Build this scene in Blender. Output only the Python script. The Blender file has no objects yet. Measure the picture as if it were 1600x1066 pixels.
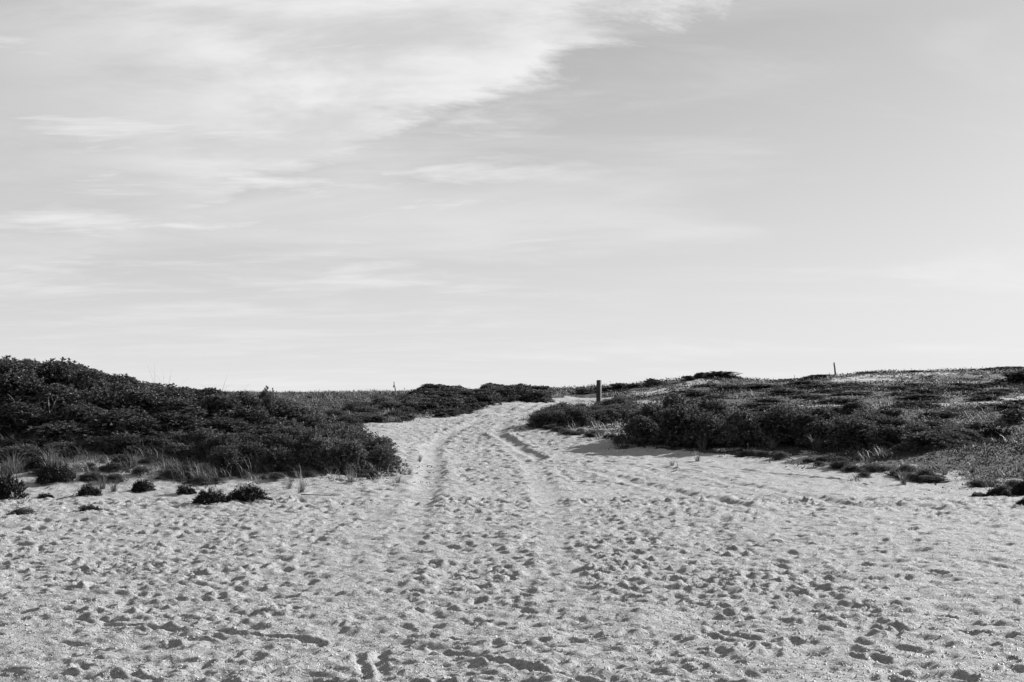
import bpy, math, random
import numpy as np
from mathutils import Vector, Matrix

random.seed(7)
rng = np.random.default_rng(7)
scene = bpy.context.scene
COL = scene.collection
R = math.radians

# ------------------------------------------------------------------ camera
F = 1931.0            # focal length in photo pixels (photo 1600 x 1066)
EYE = 1.6
PITCH = math.atan((612 - 533) / F)
cam_d = bpy.data.cameras.new('camera')
cam = bpy.data.objects.new('camera', cam_d)
COL.objects.link(cam)
cam.location = (0, 0, EYE)
cam.rotation_euler = (R(90) + PITCH, 0, 0)
cam_d.sensor_width = 36
cam_d.lens = 36 * F / 1600
cam_d.clip_start = 0.1
cam_d.clip_end = 20000
scene.camera = cam

# ------------------------------------------------------------------ light
SUN_AZ = 50           # degrees to the right of straight ahead
SUN_EL = 21
EXPOSURE = 1.65
SKY = 0.05
sd_ = bpy.data.lights.new('sun', 'SUN')
sd_.energy = 5.0
sd_.angle = R(0.55)
sd_.color = (1, 1, 1)                       # black and white photograph
sun = bpy.data.objects.new('sun', sd_)
COL.objects.link(sun)
sdir = Vector((math.sin(R(SUN_AZ)) * math.cos(R(SUN_EL)), math.cos(R(SUN_AZ)) * math.cos(R(SUN_EL)), math.sin(R(SUN_EL))))
sun.rotation_euler = sdir.to_track_quat('Z', 'Y').to_euler()
sun.location = (20, 20, 30)

scene.view_settings.view_transform = 'Standard'
scene.view_settings.look = 'None'
scene.view_settings.exposure = EXPOSURE
scene.view_settings.gamma = 1
scene.view_settings.use_curve_mapping = False
scene.render.engine = 'CYCLES'
scene.cycles.max_bounces = 6
scene.cycles.transparent_max_bounces = 6


class NT:
    """small node-tree helper"""
    def __init__(self, tree):
        self.t = tree
        self.n = tree.nodes
        self.n.clear()

    def add(self, kind, **kw):
        nd = self.n.new(kind)
        for k, v in kw.items():
            setattr(nd, k, v)
        return nd

    def put(self, sock, v):
        if isinstance(v, bpy.types.NodeSocket):
            self.t.links.new(v, sock)
        elif v is not None:
            sock.default_value = v

    def m(self, op, a, b=None, c=None, clamp=False):
        nd = self.add('ShaderNodeMath', operation=op)
        nd.use_clamp = clamp
        for i, v in enumerate((a, b, c)):
            self.put(nd.inputs[i], v)
        return nd.outputs[0]

    def noise(self, vec, scale, detail=4, rough=0.5, dist=0.0, lac=2.0):
        nd = self.add('ShaderNodeTexNoise')
        self.put(nd.inputs['Vector'], vec)
        nd.inputs['Scale'].default_value = scale
        nd.inputs['Detail'].default_value = detail
        nd.inputs['Roughness'].default_value = rough
        nd.inputs['Lacunarity'].default_value = lac
        nd.inputs['Distortion'].default_value = dist
        return nd.outputs[0]

    def ramp(self, v, a, b, lo=0.0, hi=1.0, smooth=True):
        nd = self.add('ShaderNodeMapRange')
        nd.interpolation_type = 'SMOOTHSTEP' if smooth else 'LINEAR'
        self.put(nd.inputs['Value'], v)
        nd.inputs['From Min'].default_value = a
        nd.inputs['From Max'].default_value = b
        nd.inputs['To Min'].default_value = lo
        nd.inputs['To Max'].default_value = hi
        return nd.outputs[0]

    def mix(self, f, a, b):
        nd = self.add('ShaderNodeMix')
        nd.data_type = 'FLOAT'
        self.put(nd.inputs[0], f)
        self.put(nd.inputs[2], a)
        self.put(nd.inputs[3], b)
        return nd.outputs[0]

    def xyz(self, x, y, z):
        nd = self.add('ShaderNodeCombineXYZ')
        for i, v in enumerate((x, y, z)):
            self.put(nd.inputs[i], v)
        return nd.outputs[0]


# ------------------------------------------------------------------ sky
world = bpy.data.worlds.new('World')
scene.world = world
world.use_nodes = True
w = NT(world.node_tree)
sky = w.add('ShaderNodeTexSky', sky_type='NISHITA')
sky.sun_disc = False
sky.sun_elevation = R(SUN_EL)
sky.sun_rotation = R(SUN_AZ)
sky.altitude = 0
sky.air_density = 1.0
sky.dust_density = 1.0
sky.ozone_density = 1.0
sep = w.add('ShaderNodeSeparateColor')
w.put(sep.inputs[0], sky.outputs[0])
# black and white film: a plain grey mix of the three channels
grey = w.m('ADD', w.m('MULTIPLY', sep.outputs[0], 0.30), w.m('ADD', w.m('MULTIPLY', sep.outputs[1], 0.45), w.m('MULTIPLY', sep.outputs[2], 0.25)))
tc = w.add('ShaderNodeTexCoord')
sp = w.add('ShaderNodeSeparateXYZ')
w.put(sp.inputs[0], tc.outputs['Generated'])
zpos = w.m('MAXIMUM', sp.outputs[2], 0.0)
zz = w.m('ADD', zpos, 0.10)
u = w.m('DIVIDE', sp.outputs[0], zz)
v = w.m('DIVIDE', sp.outputs[1], zz)
# film response: the glare round the sun is compressed
grey = w.m('MULTIPLY', w.m('POWER', grey, 0.64), 1.03)
# sea haze, thickest at the horizon
hz = w.m('MULTIPLY', w.m('EXPONENT', w.m('MULTIPLY', zpos, -6.5)), 0.90)
grey = w.mix(hz, grey, 5.40)
# a bank of high cloud coming in from the left overhead, with a torn edge
base = w.xyz(u, v, 0.0)
wp = w.m('SUBTRACT', w.noise(base, 0.75, 2, 0.5), 0.5)
wf = w.m('SUBTRACT', w.noise(w.xyz(w.m('ADD', u, w.m('MULTIPLY', v, -0.6)), w.m('MULTIPLY', v, 1.3), 2.0), 2.8, 11, 0.66, 0.25), 0.5)
edge = w.m('ADD', w.m('ADD', u, w.m('MULTIPLY', w.m('SUBTRACT', v, 2.6), 0.86)), w.m('ADD', w.m('MULTIPLY', wp, 0.35), w.m('MULTIPLY', wf, 1.05)))
bank = w.m('MULTIPLY', w.ramp(edge, 0.32, 0.06), w.ramp(w.m('ADD', u, wp), -1.25, -0.55, 0.35, 1.0))
body = w.ramp(w.noise(w.xyz(w.m('ADD', u, w.m('MULTIPLY', v, 0.3)), w.m('MULTIPLY', v, 1.5), 3.1), 1.5, 10, 0.62, 0.25), 0.34, 0.66, 0.45, 1.0)
layer1 = w.m('MULTIPLY', bank, body)
# streaks of cirrus further out, again on the left
sn = w.ramp(w.noise(w.xyz(w.m('MULTIPLY', w.m('ADD', u, w.m('MULTIPLY', v, 0.2)), 0.8), w.m('MULTIPLY', v, 1.5), 7.7), 1.7, 10, 0.62, 0.35), 0.43, 0.72)
layer2 = w.m('MULTIPLY', w.m('MULTIPLY', sn, w.ramp(w.m('ADD', u, w.m('MULTIPLY', wp, 1.6)), 0.9, -0.5)), w.ramp(zpos, 0.03, 0.15, 0.25, 0.9))
# thin veil over the whole sky
veil = w.m('MULTIPLY', w.ramp(w.noise(w.xyz(w.m('MULTIPLY', u, 0.45), w.m('MULTIPLY', v, 0.8), 5.3), 1.1, 8, 0.56, 0.6), 0.50, 0.76), 0.55)
cl = w.m('MAXIMUM', w.m('MAXIMUM', layer1, layer2), veil)
CLOUD_L = 6.1
mixed = w.mix(w.m('MULTIPLY', cl, 0.82), grey, CLOUD_L)
bg = w.add('ShaderNodeBackground')
w.put(bg.inputs[0], mixed)
bg.inputs[1].default_value = SKY
ow = w.add('ShaderNodeOutputWorld')
w.put(ow.inputs[0], bg.outputs[0])


# ------------------------------------------------------------------ numeric helpers
def hash2(ix, iy, seed):
    h = (ix.astype(np.int64) * 374761393 + iy.astype(np.int64) * 668265263 + seed * 974634777) & 0xffffffff
    h = ((h ^ (h >> 13)) * 1274126177) & 0xffffffff
    h = (h ^ (h >> 16)) & 0xffffffff
    return h / 4294967295.0


def vnoise(x, y, seed=0):
    ix, iy = np.floor(x), np.floor(y)
    fx, fy = x - ix, y - iy
    fx = fx * fx * fx * (fx * (fx * 6 - 15) + 10)
    fy = fy * fy * fy * (fy * (fy * 6 - 15) + 10)
    ix = ix.astype(np.int64); iy = iy.astype(np.int64)
    a, b = hash2(ix, iy, seed), hash2(ix + 1, iy, seed)
    c, d = hash2(ix, iy + 1, seed), hash2(ix + 1, iy + 1, seed)
    return (a + (b - a) * fx) * (1 - fy) + (c + (d - c) * fx) * fy - 0.5


def fbm(x, y, octs=4, seed=0, gain=0.5):
    s = 0; a = 1.0
    for k in range(octs):
        s = s + a * vnoise(x * 2 ** k + 17.3 * k, y * 2 ** k - 9.1 * k, seed + k)
        a *= gain
    return s


def smooth(a, b, t):
    t = np.clip((t - a) / (b - a), 0, 1)
    return t * t * (3 - 2 * t)


CP_, SP_ = math.cos(PITCH), math.sin(PITCH)


def zat(px, py, Y):
    """height of the point seen at photo pixel (px, py) when it stands Y metres ahead"""
    b = (533 - py) / F
    return EYE + Y * (SP_ + b * CP_) / (CP_ - b * SP_)


def xat(px, Y, py=640):
    b = (533 - py) / F
    return Y * ((px - 800) / F) / (CP_ - b * SP_)


def flat(px, py):
    """point of level sand (height 0) seen at a photo pixel"""
    b = (533 - py) / F
    s = -EYE / (SP_ + b * CP_)
    return (s * (px - 800) / F, s * (CP_ - b * SP_))


# ------------------------------------------------------------------ terrain
ctrl = []
for Y in (-10, 3, 8, 13, 17.5):
    for X in (-16, -8, -3, 3, 8, 16):
        ctrl.append((X, Y, 0.0))
for px, py, Y in [
    # left dune foot and body (ground under the plants)
    (0, 772, 19.5), (200, 768, 20), (420, 768, 20), (600, 752, 22.2),
    (20, 738, 21.3), (100, 736, 21.3), (220, 742, 21.2), (330, 756, 21.2),
    # path, middle
    (640, 726, 27), (800, 730, 26), (700, 712, 31), (820, 712, 31), (700, 690, 37), (720, 671, 42), (760, 655, 48), (800, 645, 53), (850, 632, 60), (900, 624, 66), (940, 624, 67),
    # path, left edge and the far left strip
    (560, 668, 42), (640, 656, 47), (700, 647, 51), (760, 635, 57), (800, 629, 61), (845, 632, 62),
    (470, 640, 50), (500, 626, 58), (600, 628, 58), (450, 617, 69), (560, 617, 69), (650, 617, 66), (720, 621, 61), (720, 615, 68), (800, 615, 70), (880, 614, 74),
    # bank on the right of the path
    (930, 722, 29), (900, 697, 34), (850, 671, 39), (900, 655, 43), (935, 637, 45), (870, 645, 47), (925, 630, 56), (1000, 641, 47), (950, 662, 40), (1000, 661, 40),
    (990, 701, 33), (1080, 708, 31.5), (1080, 688, 34.5), (1200, 711, 30.5), (1200, 682, 36), (1300, 728, 27), (1300, 690, 33), (1400, 747, 24), (1450, 700, 28), (1100, 670, 39),
    (1590, 767, 20), (1750, 780, 18.5), (1550, 687, 30), (1750, 690, 28),
    # heath behind, up to the crest
    (1000, 625, 56), (1100, 626, 52), (1200, 620, 53), (1400, 632, 46), (1600, 630, 44), (1400, 609, 62), (1600, 604, 62), (1300, 601, 75), (1500, 598, 75),
    (940, 614, 73), (1000, 606, 72), (1040, 602, 74), (1080, 595, 76), (1120, 590, 77), (1160, 595, 78), (1200, 603, 95), (1250, 597, 88), (1300, 588, 88), (1400, 584, 90), (1600, 577, 92), (1800, 575, 92),
    (1080, 606, 66), (1130, 604, 66), (1200, 608, 70),
]:
    ctrl.append((xat(px, Y, py), Y, zat(px, py, Y)))
for px, Y, z in [(60, 27, 1.62), (-150, 27, 1.6), (-400, 27, 1.2), (200, 26.5, 1.15), (300, 26, 0.85), (420, 26, 0.62), (500, 25.5, 0.38), (570, 25, 0.14),
                 (100, 23.2, 0.62), (300, 23.2, 0.5), (450, 23.4, 0.36), (-200, 22.5, 0.5), (100, 33, 1.2), (350, 33, 0.9), (500, 32, 0.5), (100, 50, 1.0), (300, 50, 1.1), (-300, 60, 1.3), (100, 70, 1.35), (300, 69, 1.4),
                 (2400, 30, 0.8), (2400, 60, 2.0), (2200, 90, 3.0), (-800, 90, 1.4)]:
    ctrl.append((xat(px, Y), Y, z))
for X in (-60, -30, 0, 30, 60):
    ctrl.append((X, 118, 0.4)); ctrl.append((X, 135, 0.2))
for X in (-60, 60):
    for Y in (0, 40, 80):
        ctrl.append((X, Y, 0.5))
ctrl = np.array(ctrl)


def tps_fit(P, z, lam=2e-4):
    n = len(P)
    d2 = ((P[:, None] - P[None]) ** 2).sum(-1)
    K = 0.5 * d2 * np.log(d2 + 1e-12) + lam * np.eye(n)
    A = np.zeros((n + 3, n + 3)); A[:n, :n] = K; A[:n, n] = 1; A[:n, n + 1:] = P; A[n, :n] = 1; A[n + 1:, :n] = P.T
    return np.linalg.solve(A, np.concatenate([z, [0, 0, 0]]))


SC = 20.0
PT = ctrl[:, :2] / SC
WT = tps_fit(PT, ctrl[:, 2])
GX0, GY0, GS = -70.0, -12.0, 0.5
gx = np.arange(GX0, 70.01, GS); gy = np.arange(GY0, 140.01, GS)
GXX, GYY = np.meshgrid(gx, gy)
q = np.stack([GXX.ravel(), GYY.ravel()], 1) / SC
acc = WT[-3] + q @ WT[-2:]
for k in range(len(PT)):
    d2 = ((q - PT[k]) ** 2).sum(1)
    acc += WT[k] * 0.5 * d2 * np.log(d2 + 1e-12)
GZ = acc.reshape(GXX.shape)
GZ = np.clip(GZ, -0.25, 4.0)


def grid_sample(G, x0, y0, s, x, y):
    """smooth (cubic in the cell weights) lookup"""
    fx = np.clip((x - x0) / s, 0, G.shape[1] - 1.001); fy = np.clip((y - y0) / s, 0, G.shape[0] - 1.001)
    ix = fx.astype(int); iy = fy.astype(int)
    tx = fx - ix; ty = fy - iy
    return (G[iy, ix] * (1 - tx) + G[iy, ix + 1] * tx) * (1 - ty) + (G[iy + 1, ix] * (1 - tx) + G[iy + 1, ix + 1] * tx) * ty


def terrain(x, y):
    x = np.asarray(x, float); y = np.asarray(y, float)
    z = grid_sample(GZ, GX0, GY0, GS, x, y)
    far = smooth(100, 130, y) + smooth(45, 68, np.abs(x)) + smooth(-5, -12, y) if False else np.maximum(np.maximum(smooth(105, 135, y), smooth(45, 68, np.abs(x))), 0)
    z = z * (1 - far) + 0.25 * far
    amp = 0.05 + 0.11 * smooth(24, 60, y)
    z = z + amp * fbm(x * 0.45, y * 0.45, 4, 11) * smooth(10, 26, y + np.abs(x) * 0.6)
    return z


# ------------------------------------------------------------------ where plants grow
def W(px, Y):
    return (xat(px, Y, 690), Y)


VEG = np.array([W(*p) for p in [
    (-1200, 20), (-300, 20.2), (0, 20.7), (200, 21.4), (330, 21.6), (430, 21.7), (520, 22.2), (590, 22.8), (606, 24), (596, 26), (572, 29), (548, 33), (532, 38), (560, 42.3),
    (640, 47.2), (700, 51.2), (765, 57), (790, 60.5), (815, 62.5), (848, 61.5), (852, 65), (880, 68.5), (960, 68.5), (950, 65), (938, 61), (905, 54), (878, 49), (850, 44.5), (833, 41), (838, 39.6), (870, 38.6), (930, 37.2),
    (972, 34.8), (985, 33), (1040, 32), (1100, 31.2), (1200, 30.2), (1300, 27.3), (1400, 24.2), (1480, 22.4), (1590, 20.7), (1700, 19), (2300, 17), (3500, 60), (3000, 140), (-3000, 140), (-2500, 30)]])


def poly_sd(P, x, y):
    """signed distance to a polygon, positive inside"""
    x = np.asarray(x, float); y = np.asarray(y, float)
    best = np.full(x.shape, 1e9); ins = np.zeros(x.shape, bool)
    n = len(P)
    for i in range(n):
        ax, ay = P[i]; bx, by = P[(i + 1) % n]
        ex, ey = bx - ax, by - ay
        t = np.clip(((x - ax) * ex + (y - ay) * ey) / (ex * ex + ey * ey), 0, 1)
        best = np.minimum(best, (x - ax - t * ex) ** 2 + (y - ay - t * ey) ** 2)
        c = (ay > y) != (by > y)
        with np.errstate(divide='ignore', invalid='ignore'):
            xi = ax + (y - ay) * ex / (ey if abs(ey) > 1e-9 else 1e-9)
        ins ^= c & (x < xi)
    d = np.sqrt(best)
    return np.where(ins, d, -d)


# bare sand showing inside the heath: (photo px, metres ahead, half width m, half depth m, strength)
PATCH = [(1025, 66, 1.5, 3.5, .85), (1088, 74, 1.0, 2.6, .95), (1100, 69, 0.8, 2.0, .95), (1198, 93, 2.2, 4, 1.3), (1350, 80, 2.6, 3.0, 1.0), (1420, 84, 3.5, 1.6, .75),
         (1400, 45.8, 2.2, .9, .72), (1500, 45.4, 2.4, .8, .85), (1560, 45.6, 1.6, .9, .95), (1620, 46.5, 2.2, 1.0, .9), (1300, 46.5, 2.0, .7, .55), (960, 62, 1.6, 3.0, .8),
         (165, 22.3, 1.0, .55, 1.0), (60, 21.4, .9, .5, .9), (240, 21.9, .7, .35, .8), (470, 22.6, .6, .35, .7), (560, 23.0, .5, .3, .6),
         (1010, 53, 1.2, 1.6, .55), (900, 40.0, 1.6, .9, .8), (960, 38.0, 1.2, .8, .7), (1120, 31.9, 1.4, .6, .7), (1440, 24.2, 1.0, .5, .7), (1250, 30.0, 1.0, .6, .6), (1540, 22.0, 0.9, .5, .6)]


def cover(x, y):
    x = np.asarray(x, float); y = np.asarray(y, float)
    s = poly_sd(VEG, x, y)
    nz = fbm(x * 1.1, y * 0.9, 4, 41)
    nz2 = fbm(x * 3.1, y * 2.3, 3, 47)
    c = smooth(-0.1, 0.5, s + (nz * 1.5 + nz2 * .9) * smooth(-2.5, 0.1, s) * smooth(3.5, 1.0, s))
    for px, Y, hw, hd, st_ in PATCH:
        cx = xat(px, Y)
        d = ((x - cx) / hw) ** 2 + ((y - Y) / hd) ** 2
        n2 = fbm(x * 2.6, y * 1.5, 4, 77, .65)
        c = c * (1 - np.clip(st_ * 1.3 * np.exp(-d) + (n2 * 2.2 * np.exp(-d * .6)) - .25 * np.exp(-d * .6), 0, 1))
    return c


# ------------------------------------------------------------------ footprints and tracks pressed into the sand
class Stamp:
    def __init__(self, x0, x1, y0, y1, s):
        self.x0, self.y0, self.s = x0, y0, s
        self.G = np.zeros((int((y1 - y0) / s) + 2, int((x1 - x0) / s) + 2))

    def win(self, x, y, r):
        G = self.G
        ix0 = max(int((x - r - self.x0) / self.s), 0); ix1 = min(int((x + r - self.x0) / self.s) + 1, G.shape[1])
        iy0 = max(int((y - r - self.y0) / self.s), 0); iy1 = min(int((y + r - self.y0) / self.s) + 1, G.shape[0])
        if ix1 <= ix0 or iy1 <= iy0:
            return None
        xs = self.x0 + np.arange(ix0, ix1) * self.s - x
        ys = self.y0 + np.arange(iy0, iy1) * self.s - y
        return (slice(iy0, iy1), slice(ix0, ix1)), *np.meshgrid(xs, ys)

    def foot(self, x, y, ang, L, Wd, d, soft):
        g = self.win(x, y, L * 1.15)
        if g is None:
            return
        sl, dx, dy = g
        dy = dy * 1.30
        d = d * 1.22
        c, s = math.cos(ang), math.sin(ang)
        a = dx * c + dy * s; b = -dx * s + dy * c
        la = L / 2; lb = Wd / 2 * (1 - 0.28 * np.exp(-((a + 0.12 * L) / (0.16 * L)) ** 2))
        r = np.sqrt((a / la) ** 2 + (b / lb) ** 2)
        old = self.G[sl]
        pit = np.exp(-r ** (2 + 4 * (1 - soft)))
        h = -d * pit * (0.85 + 0.3 * a / la) + 0.42 * d * np.exp(-((r - 1.42) / 0.32) ** 2)
        self.G[sl] = old * (1 - 0.55 * pit) + h

    def groove(self, pts, wd, d, rim=0.4):
        for (xa, ya), (xb, yb) in zip(pts[:-1], pts[1:]):
            Ls = math.hypot(xb - xa, yb - ya)
            g = self.win((xa + xb) / 2, (ya + yb) / 2, Ls / 2 + wd * 3)
            if g is None:
                continue
            sl, dx, dy = g
            dx = dx + (xa + xb) / 2; dy = dy + (ya + yb) / 2
            ex, ey = (xb - xa) / Ls, (yb - ya) / Ls
            t = (dx - xa) * ex + (dy - ya) * ey
            wig = 0.25 * wd * vnoise(dx * 7, dy * 7, 5)
            n = np.abs(-(dx - xa) * ey + (dy - ya) * ex + wig)
            inside = ((t >= 0) & (t < Ls)).astype(float)
            dd = d * (0.9 + 0.5 * vnoise(dx * 4, dy * 4, 9))
            h = -dd * np.exp(-(n / wd) ** 4) + rim * dd * np.exp(-((n - 1.7 * wd) / (0.6 * wd)) ** 2)
            self.G[sl] = self.G[sl] * (1 - 0.8 * inside * np.exp(-(n / wd) ** 4)) + h * inside


near = Stamp(-9.5, 9.5, 4.0, 19.0, 0.02)
mid = Stamp(-15.0, 14.0, 17.0, 68.0, 0.04)
# path centre line and half width by distance
PC_Y = [4, 12, 18, 24, 30, 36, 42, 48, 54, 60, 66]
PC_PX = [760, 770, 790, 800, 790, 735, 715, 755, 815, 865, 905]
PC_HW = [7, 7, 6.5, 4.5, 3.4, 3.2, 2.6, 2.0, 1.5, 1.2, 1.0]


def pcx(Y):
    return xat(np.interp(Y, PC_Y, PC_PX), Y)


def put_foot(x, y, ang, L, Wd, d, soft):
    if y < 18.8:
        near.foot(x, y, ang, L, Wd, d, soft)
    if y > 17.3:
        mid.foot(x, y, ang, L, Wd, d, soft)


LANES = []


def lane(px_py):
    """wheel lane given as photo pixels on the level sand, or (px, metres) beyond"""
    return [flat(a, b) if b > 200 else (float(xat(a, b)), b) for a, b in px_py]


laneA = lane([(500, 1100), (590, 960), (622, 870), (646, 800), (668, 755), (676, 27), (672, 30), (672, 33.5), (690, 38), (715, 42), (752, 47), (790, 51), (828, 56), (862, 61), (890, 65)])
laneB = lane([(960, 1100), (905, 960), (870, 880), (866, 810), (856, 770), (842, 745), (828, 29), (806, 33), (782, 37), (778, 41), (795, 46), (825, 51), (850, 56), (876, 61), (900, 65)])
laneC = lane([(900, 728), (1000, 748), (1120, 780), (1250, 815), (1400, 852), (1620, 890)])
laneD = lane([(1020, 722), (1130, 745), (1260, 775), (1400, 803), (1620, 835)])
laneE = lane([(430, 1100), (500, 960), (552, 870), (596, 800), (622, 765)])


def fine_line(pts, n=70):
    P = np.array(pts); t0 = np.arange(len(P)); tt = np.linspace(0, len(P) - 1, n)
    P = np.stack([np.interp(tt, t0, P[:, 0]), np.interp(tt, t0, P[:, 1])], 1)
    for k in range(4):
        P[1:-1] = (P[:-2] + 2 * P[1:-1] + P[2:]) / 4
    return P


LP = [fine_line(l_) for l_ in (laneA, laneB, laneC, laneD, laneE)]


def lane_dist(x, y):
    return min(float(np.sqrt(((l_ - (x, y)) ** 2).sum(1).min())) for l_ in LP)


# scattered, mostly old prints first; denser in trampled belts than on the smoother strips between
pos_ = np.stack([rng.uniform(-1, 1, 12000), 4.2 + 14.8 * rng.random(12000) ** .85], 1)
pos_[:, 0] *= np.minimum(9.0, 0.47 * pos_[:, 1] + 1.0)
belt = vnoise(pos_[:, 0] * .55 + 3, pos_[:, 1] * .16, 3) + .6 * vnoise(pos_[:, 0] * .25, pos_[:, 1] * .5, 8) + .4 * vnoise(pos_[:, 0] * 1.3, pos_[:, 1] * .9, 12)
for (x, Y), b_ in zip(pos_, belt):
    if rng.random() > np.clip(.55 + 1.5 * b_, .06, 1):
        continue
    big = rng.random() < .22
    put_foot(x, Y, rng.normal(0, .7) if not big else rng.uniform(0, 6.28), rng.uniform(.18, .28) if big else rng.uniform(.08, .19), rng.uniform(.085, .12) if big else rng.uniform(.05, .095),
             rng.uniform(.009, .026) * np.interp(Y, [5, 11], [.8, 1.25]) * (1.25 if big else 1), rng.uniform(.2, .95))
for k in range(5200):
    Y = 17.0 + (66 - 17.0) * rng.random() ** 1.25
    hw = np.interp(Y, PC_Y, PC_HW)
    x = pcx(Y) + rng.normal(0, 0.55) * hw
    put_foot(x, Y, rng.normal(0, .6), rng.uniform(.16, .38), rng.uniform(.09, .22), rng.uniform(.022, .052) * np.interp(Y, [17, 34], [.35, 1]), rng.uniform(.3, 1))
# wheel lanes press the old prints flat
for l_, wd_, dp_ in ((LP[0], .20, .024), (LP[1], .17, .017), (LP[2], .15, .018), (LP[3], .15, .014), (LP[4], .16, .010)):
    P_ = [tuple(p) for p in l_]
    for a_, b_ in zip(P_[:-1], P_[1:]):
        near.groove([a_, b_], wd_, dp_ * float(np.interp(a_[1], [7, 11, 18], [.12, .3, .8])), .5)
    mid.groove(P_, wd_ * 1.15, dp_ * 1.5, .6)
# walkers' trails
for k in range(40):
    off = rng.normal(0, 0.5)
    y = rng.uniform(3.5, 6) if k % 3 else rng.uniform(4, 30)
    end = rng.uniform(45, 67)
    fan = rng.normal(0, 0.55)
    side = 1
    keep_off = k % 4 != 0
    dep = rng.uniform(.010, .024); soft = rng.uniform(0.25, .9); sz = rng.uniform(.85, 1.12)
    while y < end:
        step = rng.uniform(.55, .75)
        hw = np.interp(y, PC_Y, PC_HW)
        near_mix = np.clip((22 - y) / 16, 0, 1)
        x = pcx(y) + hw * (off * (1 - near_mix) + (off * .5 + fan) * near_mix) + 0.3 * math.sin(y * .5 + k)
        dxdy = (pcx(y + .5) - pcx(y - .5))
        hd = math.atan2(1.0, dxdy - fan * hw / 16 * (y < 22))
        px_ = x + side * .11 * math.sin(hd); py_ = y - side * .11 * math.cos(hd)
        if keep_off and y < 45 and lane_dist(px_, py_) < .2:
            side = -side; y += step
            continue
        put_foot(px_, py_, hd + rng.normal(0, .15) - side * .12, .285 * sz * rng.uniform(.95, 1.2), .105 * sz * rng.uniform(.95, 1.25), dep * rng.uniform(.7, 1.2) * np.interp(y, [15, 32], [1, 1.5]), soft)
        side = -side
        y += step
# people crossing the foreground
for k in range(16):
    x = rng.uniform(-9, 2); y = rng.uniform(5, 17); a = rng.normal(0.15, .45) + (math.pi if k % 2 else 0)
    if k % 2:
        x = rng.uniform(-2, 9)
    side = 1
    for s_ in range(int(rng.integers(7, 22))):
        put_foot(x - side * .1 * math.sin(a), y + side * .1 * math.cos(a), a + rng.normal(0, .15), .29, rng.uniform(.1, .13), rng.uniform(.010, .024), rng.uniform(.2, .8))
        a += rng.normal(0, .08)
        x += .62 * math.cos(a); y += .62 * math.sin(a); side = -side


def gpath(pts):
    return [flat(*p) for p in pts]


near.groove(gpath([(690, 1017), (730, 1026), (790, 1042), (872, 1057)]), .045, .042)
near.groove(gpath([(560, 1004), (640, 1008), (740, 1006), (830, 1004)]), .028, .010)
near.groove(gpath([(155, 978), (230, 982), (300, 990), (365, 992), (385, 993)]), .045, .048)
near.groove(gpath([(380, 992), (440, 998), (505, 1004)]), .045, .042)
near.groove(gpath([(560, 1018), (563, 1035), (575, 1062)]), .03, .02)
near.groove(gpath([(596, 1016), (588, 1030), (595, 1050), (604, 1066)]), .032, .024)
near.groove(gpath([(1270, 890), (1330, 905), (1390, 918)]), .045, .014)
near.groove(gpath([(1470, 868), (1540, 880), (1600, 888)]), .045, .014)
near.groove(gpath([(860, 1052), (960, 1072)]), .035, .018)
mid.groove([(xat(p, Yq), Yq) for p, Yq in [(772, 38.6), (792, 37.0), (806, 35.0), (822, 32.8), (838, 31.0), (846, 29.5)]], .17, .055, .5)
mid.groove([(xat(p, Yq), Yq) for p, Yq in [(1060, 28.5), (1150, 27.0), (1250, 25.0), (1330, 23.6)]], .12, .03, .5)

def micro(x, y):
    a = grid_sample(near.G, near.x0, near.y0, near.s, x, y) * smooth(19, 18, y) * smooth(4.0, 4.6, y) * smooth(9.4, 8.9, np.abs(x))
    b = grid_sample(mid.G, mid.x0, mid.y0, mid.s, x, y) * smooth(17.2, 18.2, y) * smooth(67.5, 66, y)
    return a + b


# ------------------------------------------------------------------ mesh helpers
def mesh_from(name, V, Fc):
    """V (n,3), Fc (m,k) faces of one size"""
    me = bpy.data.meshes.new(name)
    V = np.asarray(V, np.float32); Fc = np.asarray(Fc, np.int32)
    k = Fc.shape[1]
    me.vertices.add(len(V)); me.vertices.foreach_set('co', V.ravel())
    me.loops.add(Fc.size); me.loops.foreach_set('vertex_index', Fc.ravel())
    me.polygons.add(len(Fc))
    me.polygons.foreach_set('loop_start', np.arange(0, Fc.size, k, dtype=np.int32))
    me.polygons.foreach_set('loop_total', np.full(len(Fc), k, np.int32))
    me.update(calc_edges=True)
    return me


def shade_smooth(me):
    me.polygons.foreach_set('use_smooth', np.ones(len(me.polygons), bool))


def link(name, me, mat=None, parent=None):
    o = bpy.data.objects.new(name, me)
    COL.objects.link(o)
    if mat and not me.materials:
        me.materials.append(mat)
    if parent:
        o.parent = parent
    return o


def tag(o, label=None, cat=None, group=None, kind=None):
    if label: o['label'] = label
    if cat: o['category'] = cat
    if group: o['group'] = group
    if kind: o['kind'] = kind
    return o


def empty(name, loc, rz=0.0, sc=(1, 1, 1)):
    o = bpy.data.objects.new(name, None)
    COL.objects.link(o)
    o.location = loc; o.rotation_euler = (0, 0, rz); o.scale = sc
    o.empty_display_size = 0.1
    return o


# ------------------------------------------------------------------ materials
def mat(name):
    m = bpy.data.materials.new(name)
    m.use_nodes = True
    t = NT(m.node_tree)
    out = t.add('ShaderNodeOutputMaterial')
    return m, t, out


def grey_col(t, val):
    nd = t.add('ShaderNodeCombineColor')
    for i in range(3):
        t.put(nd.inputs[i], val)
    return nd.outputs[0]


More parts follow.
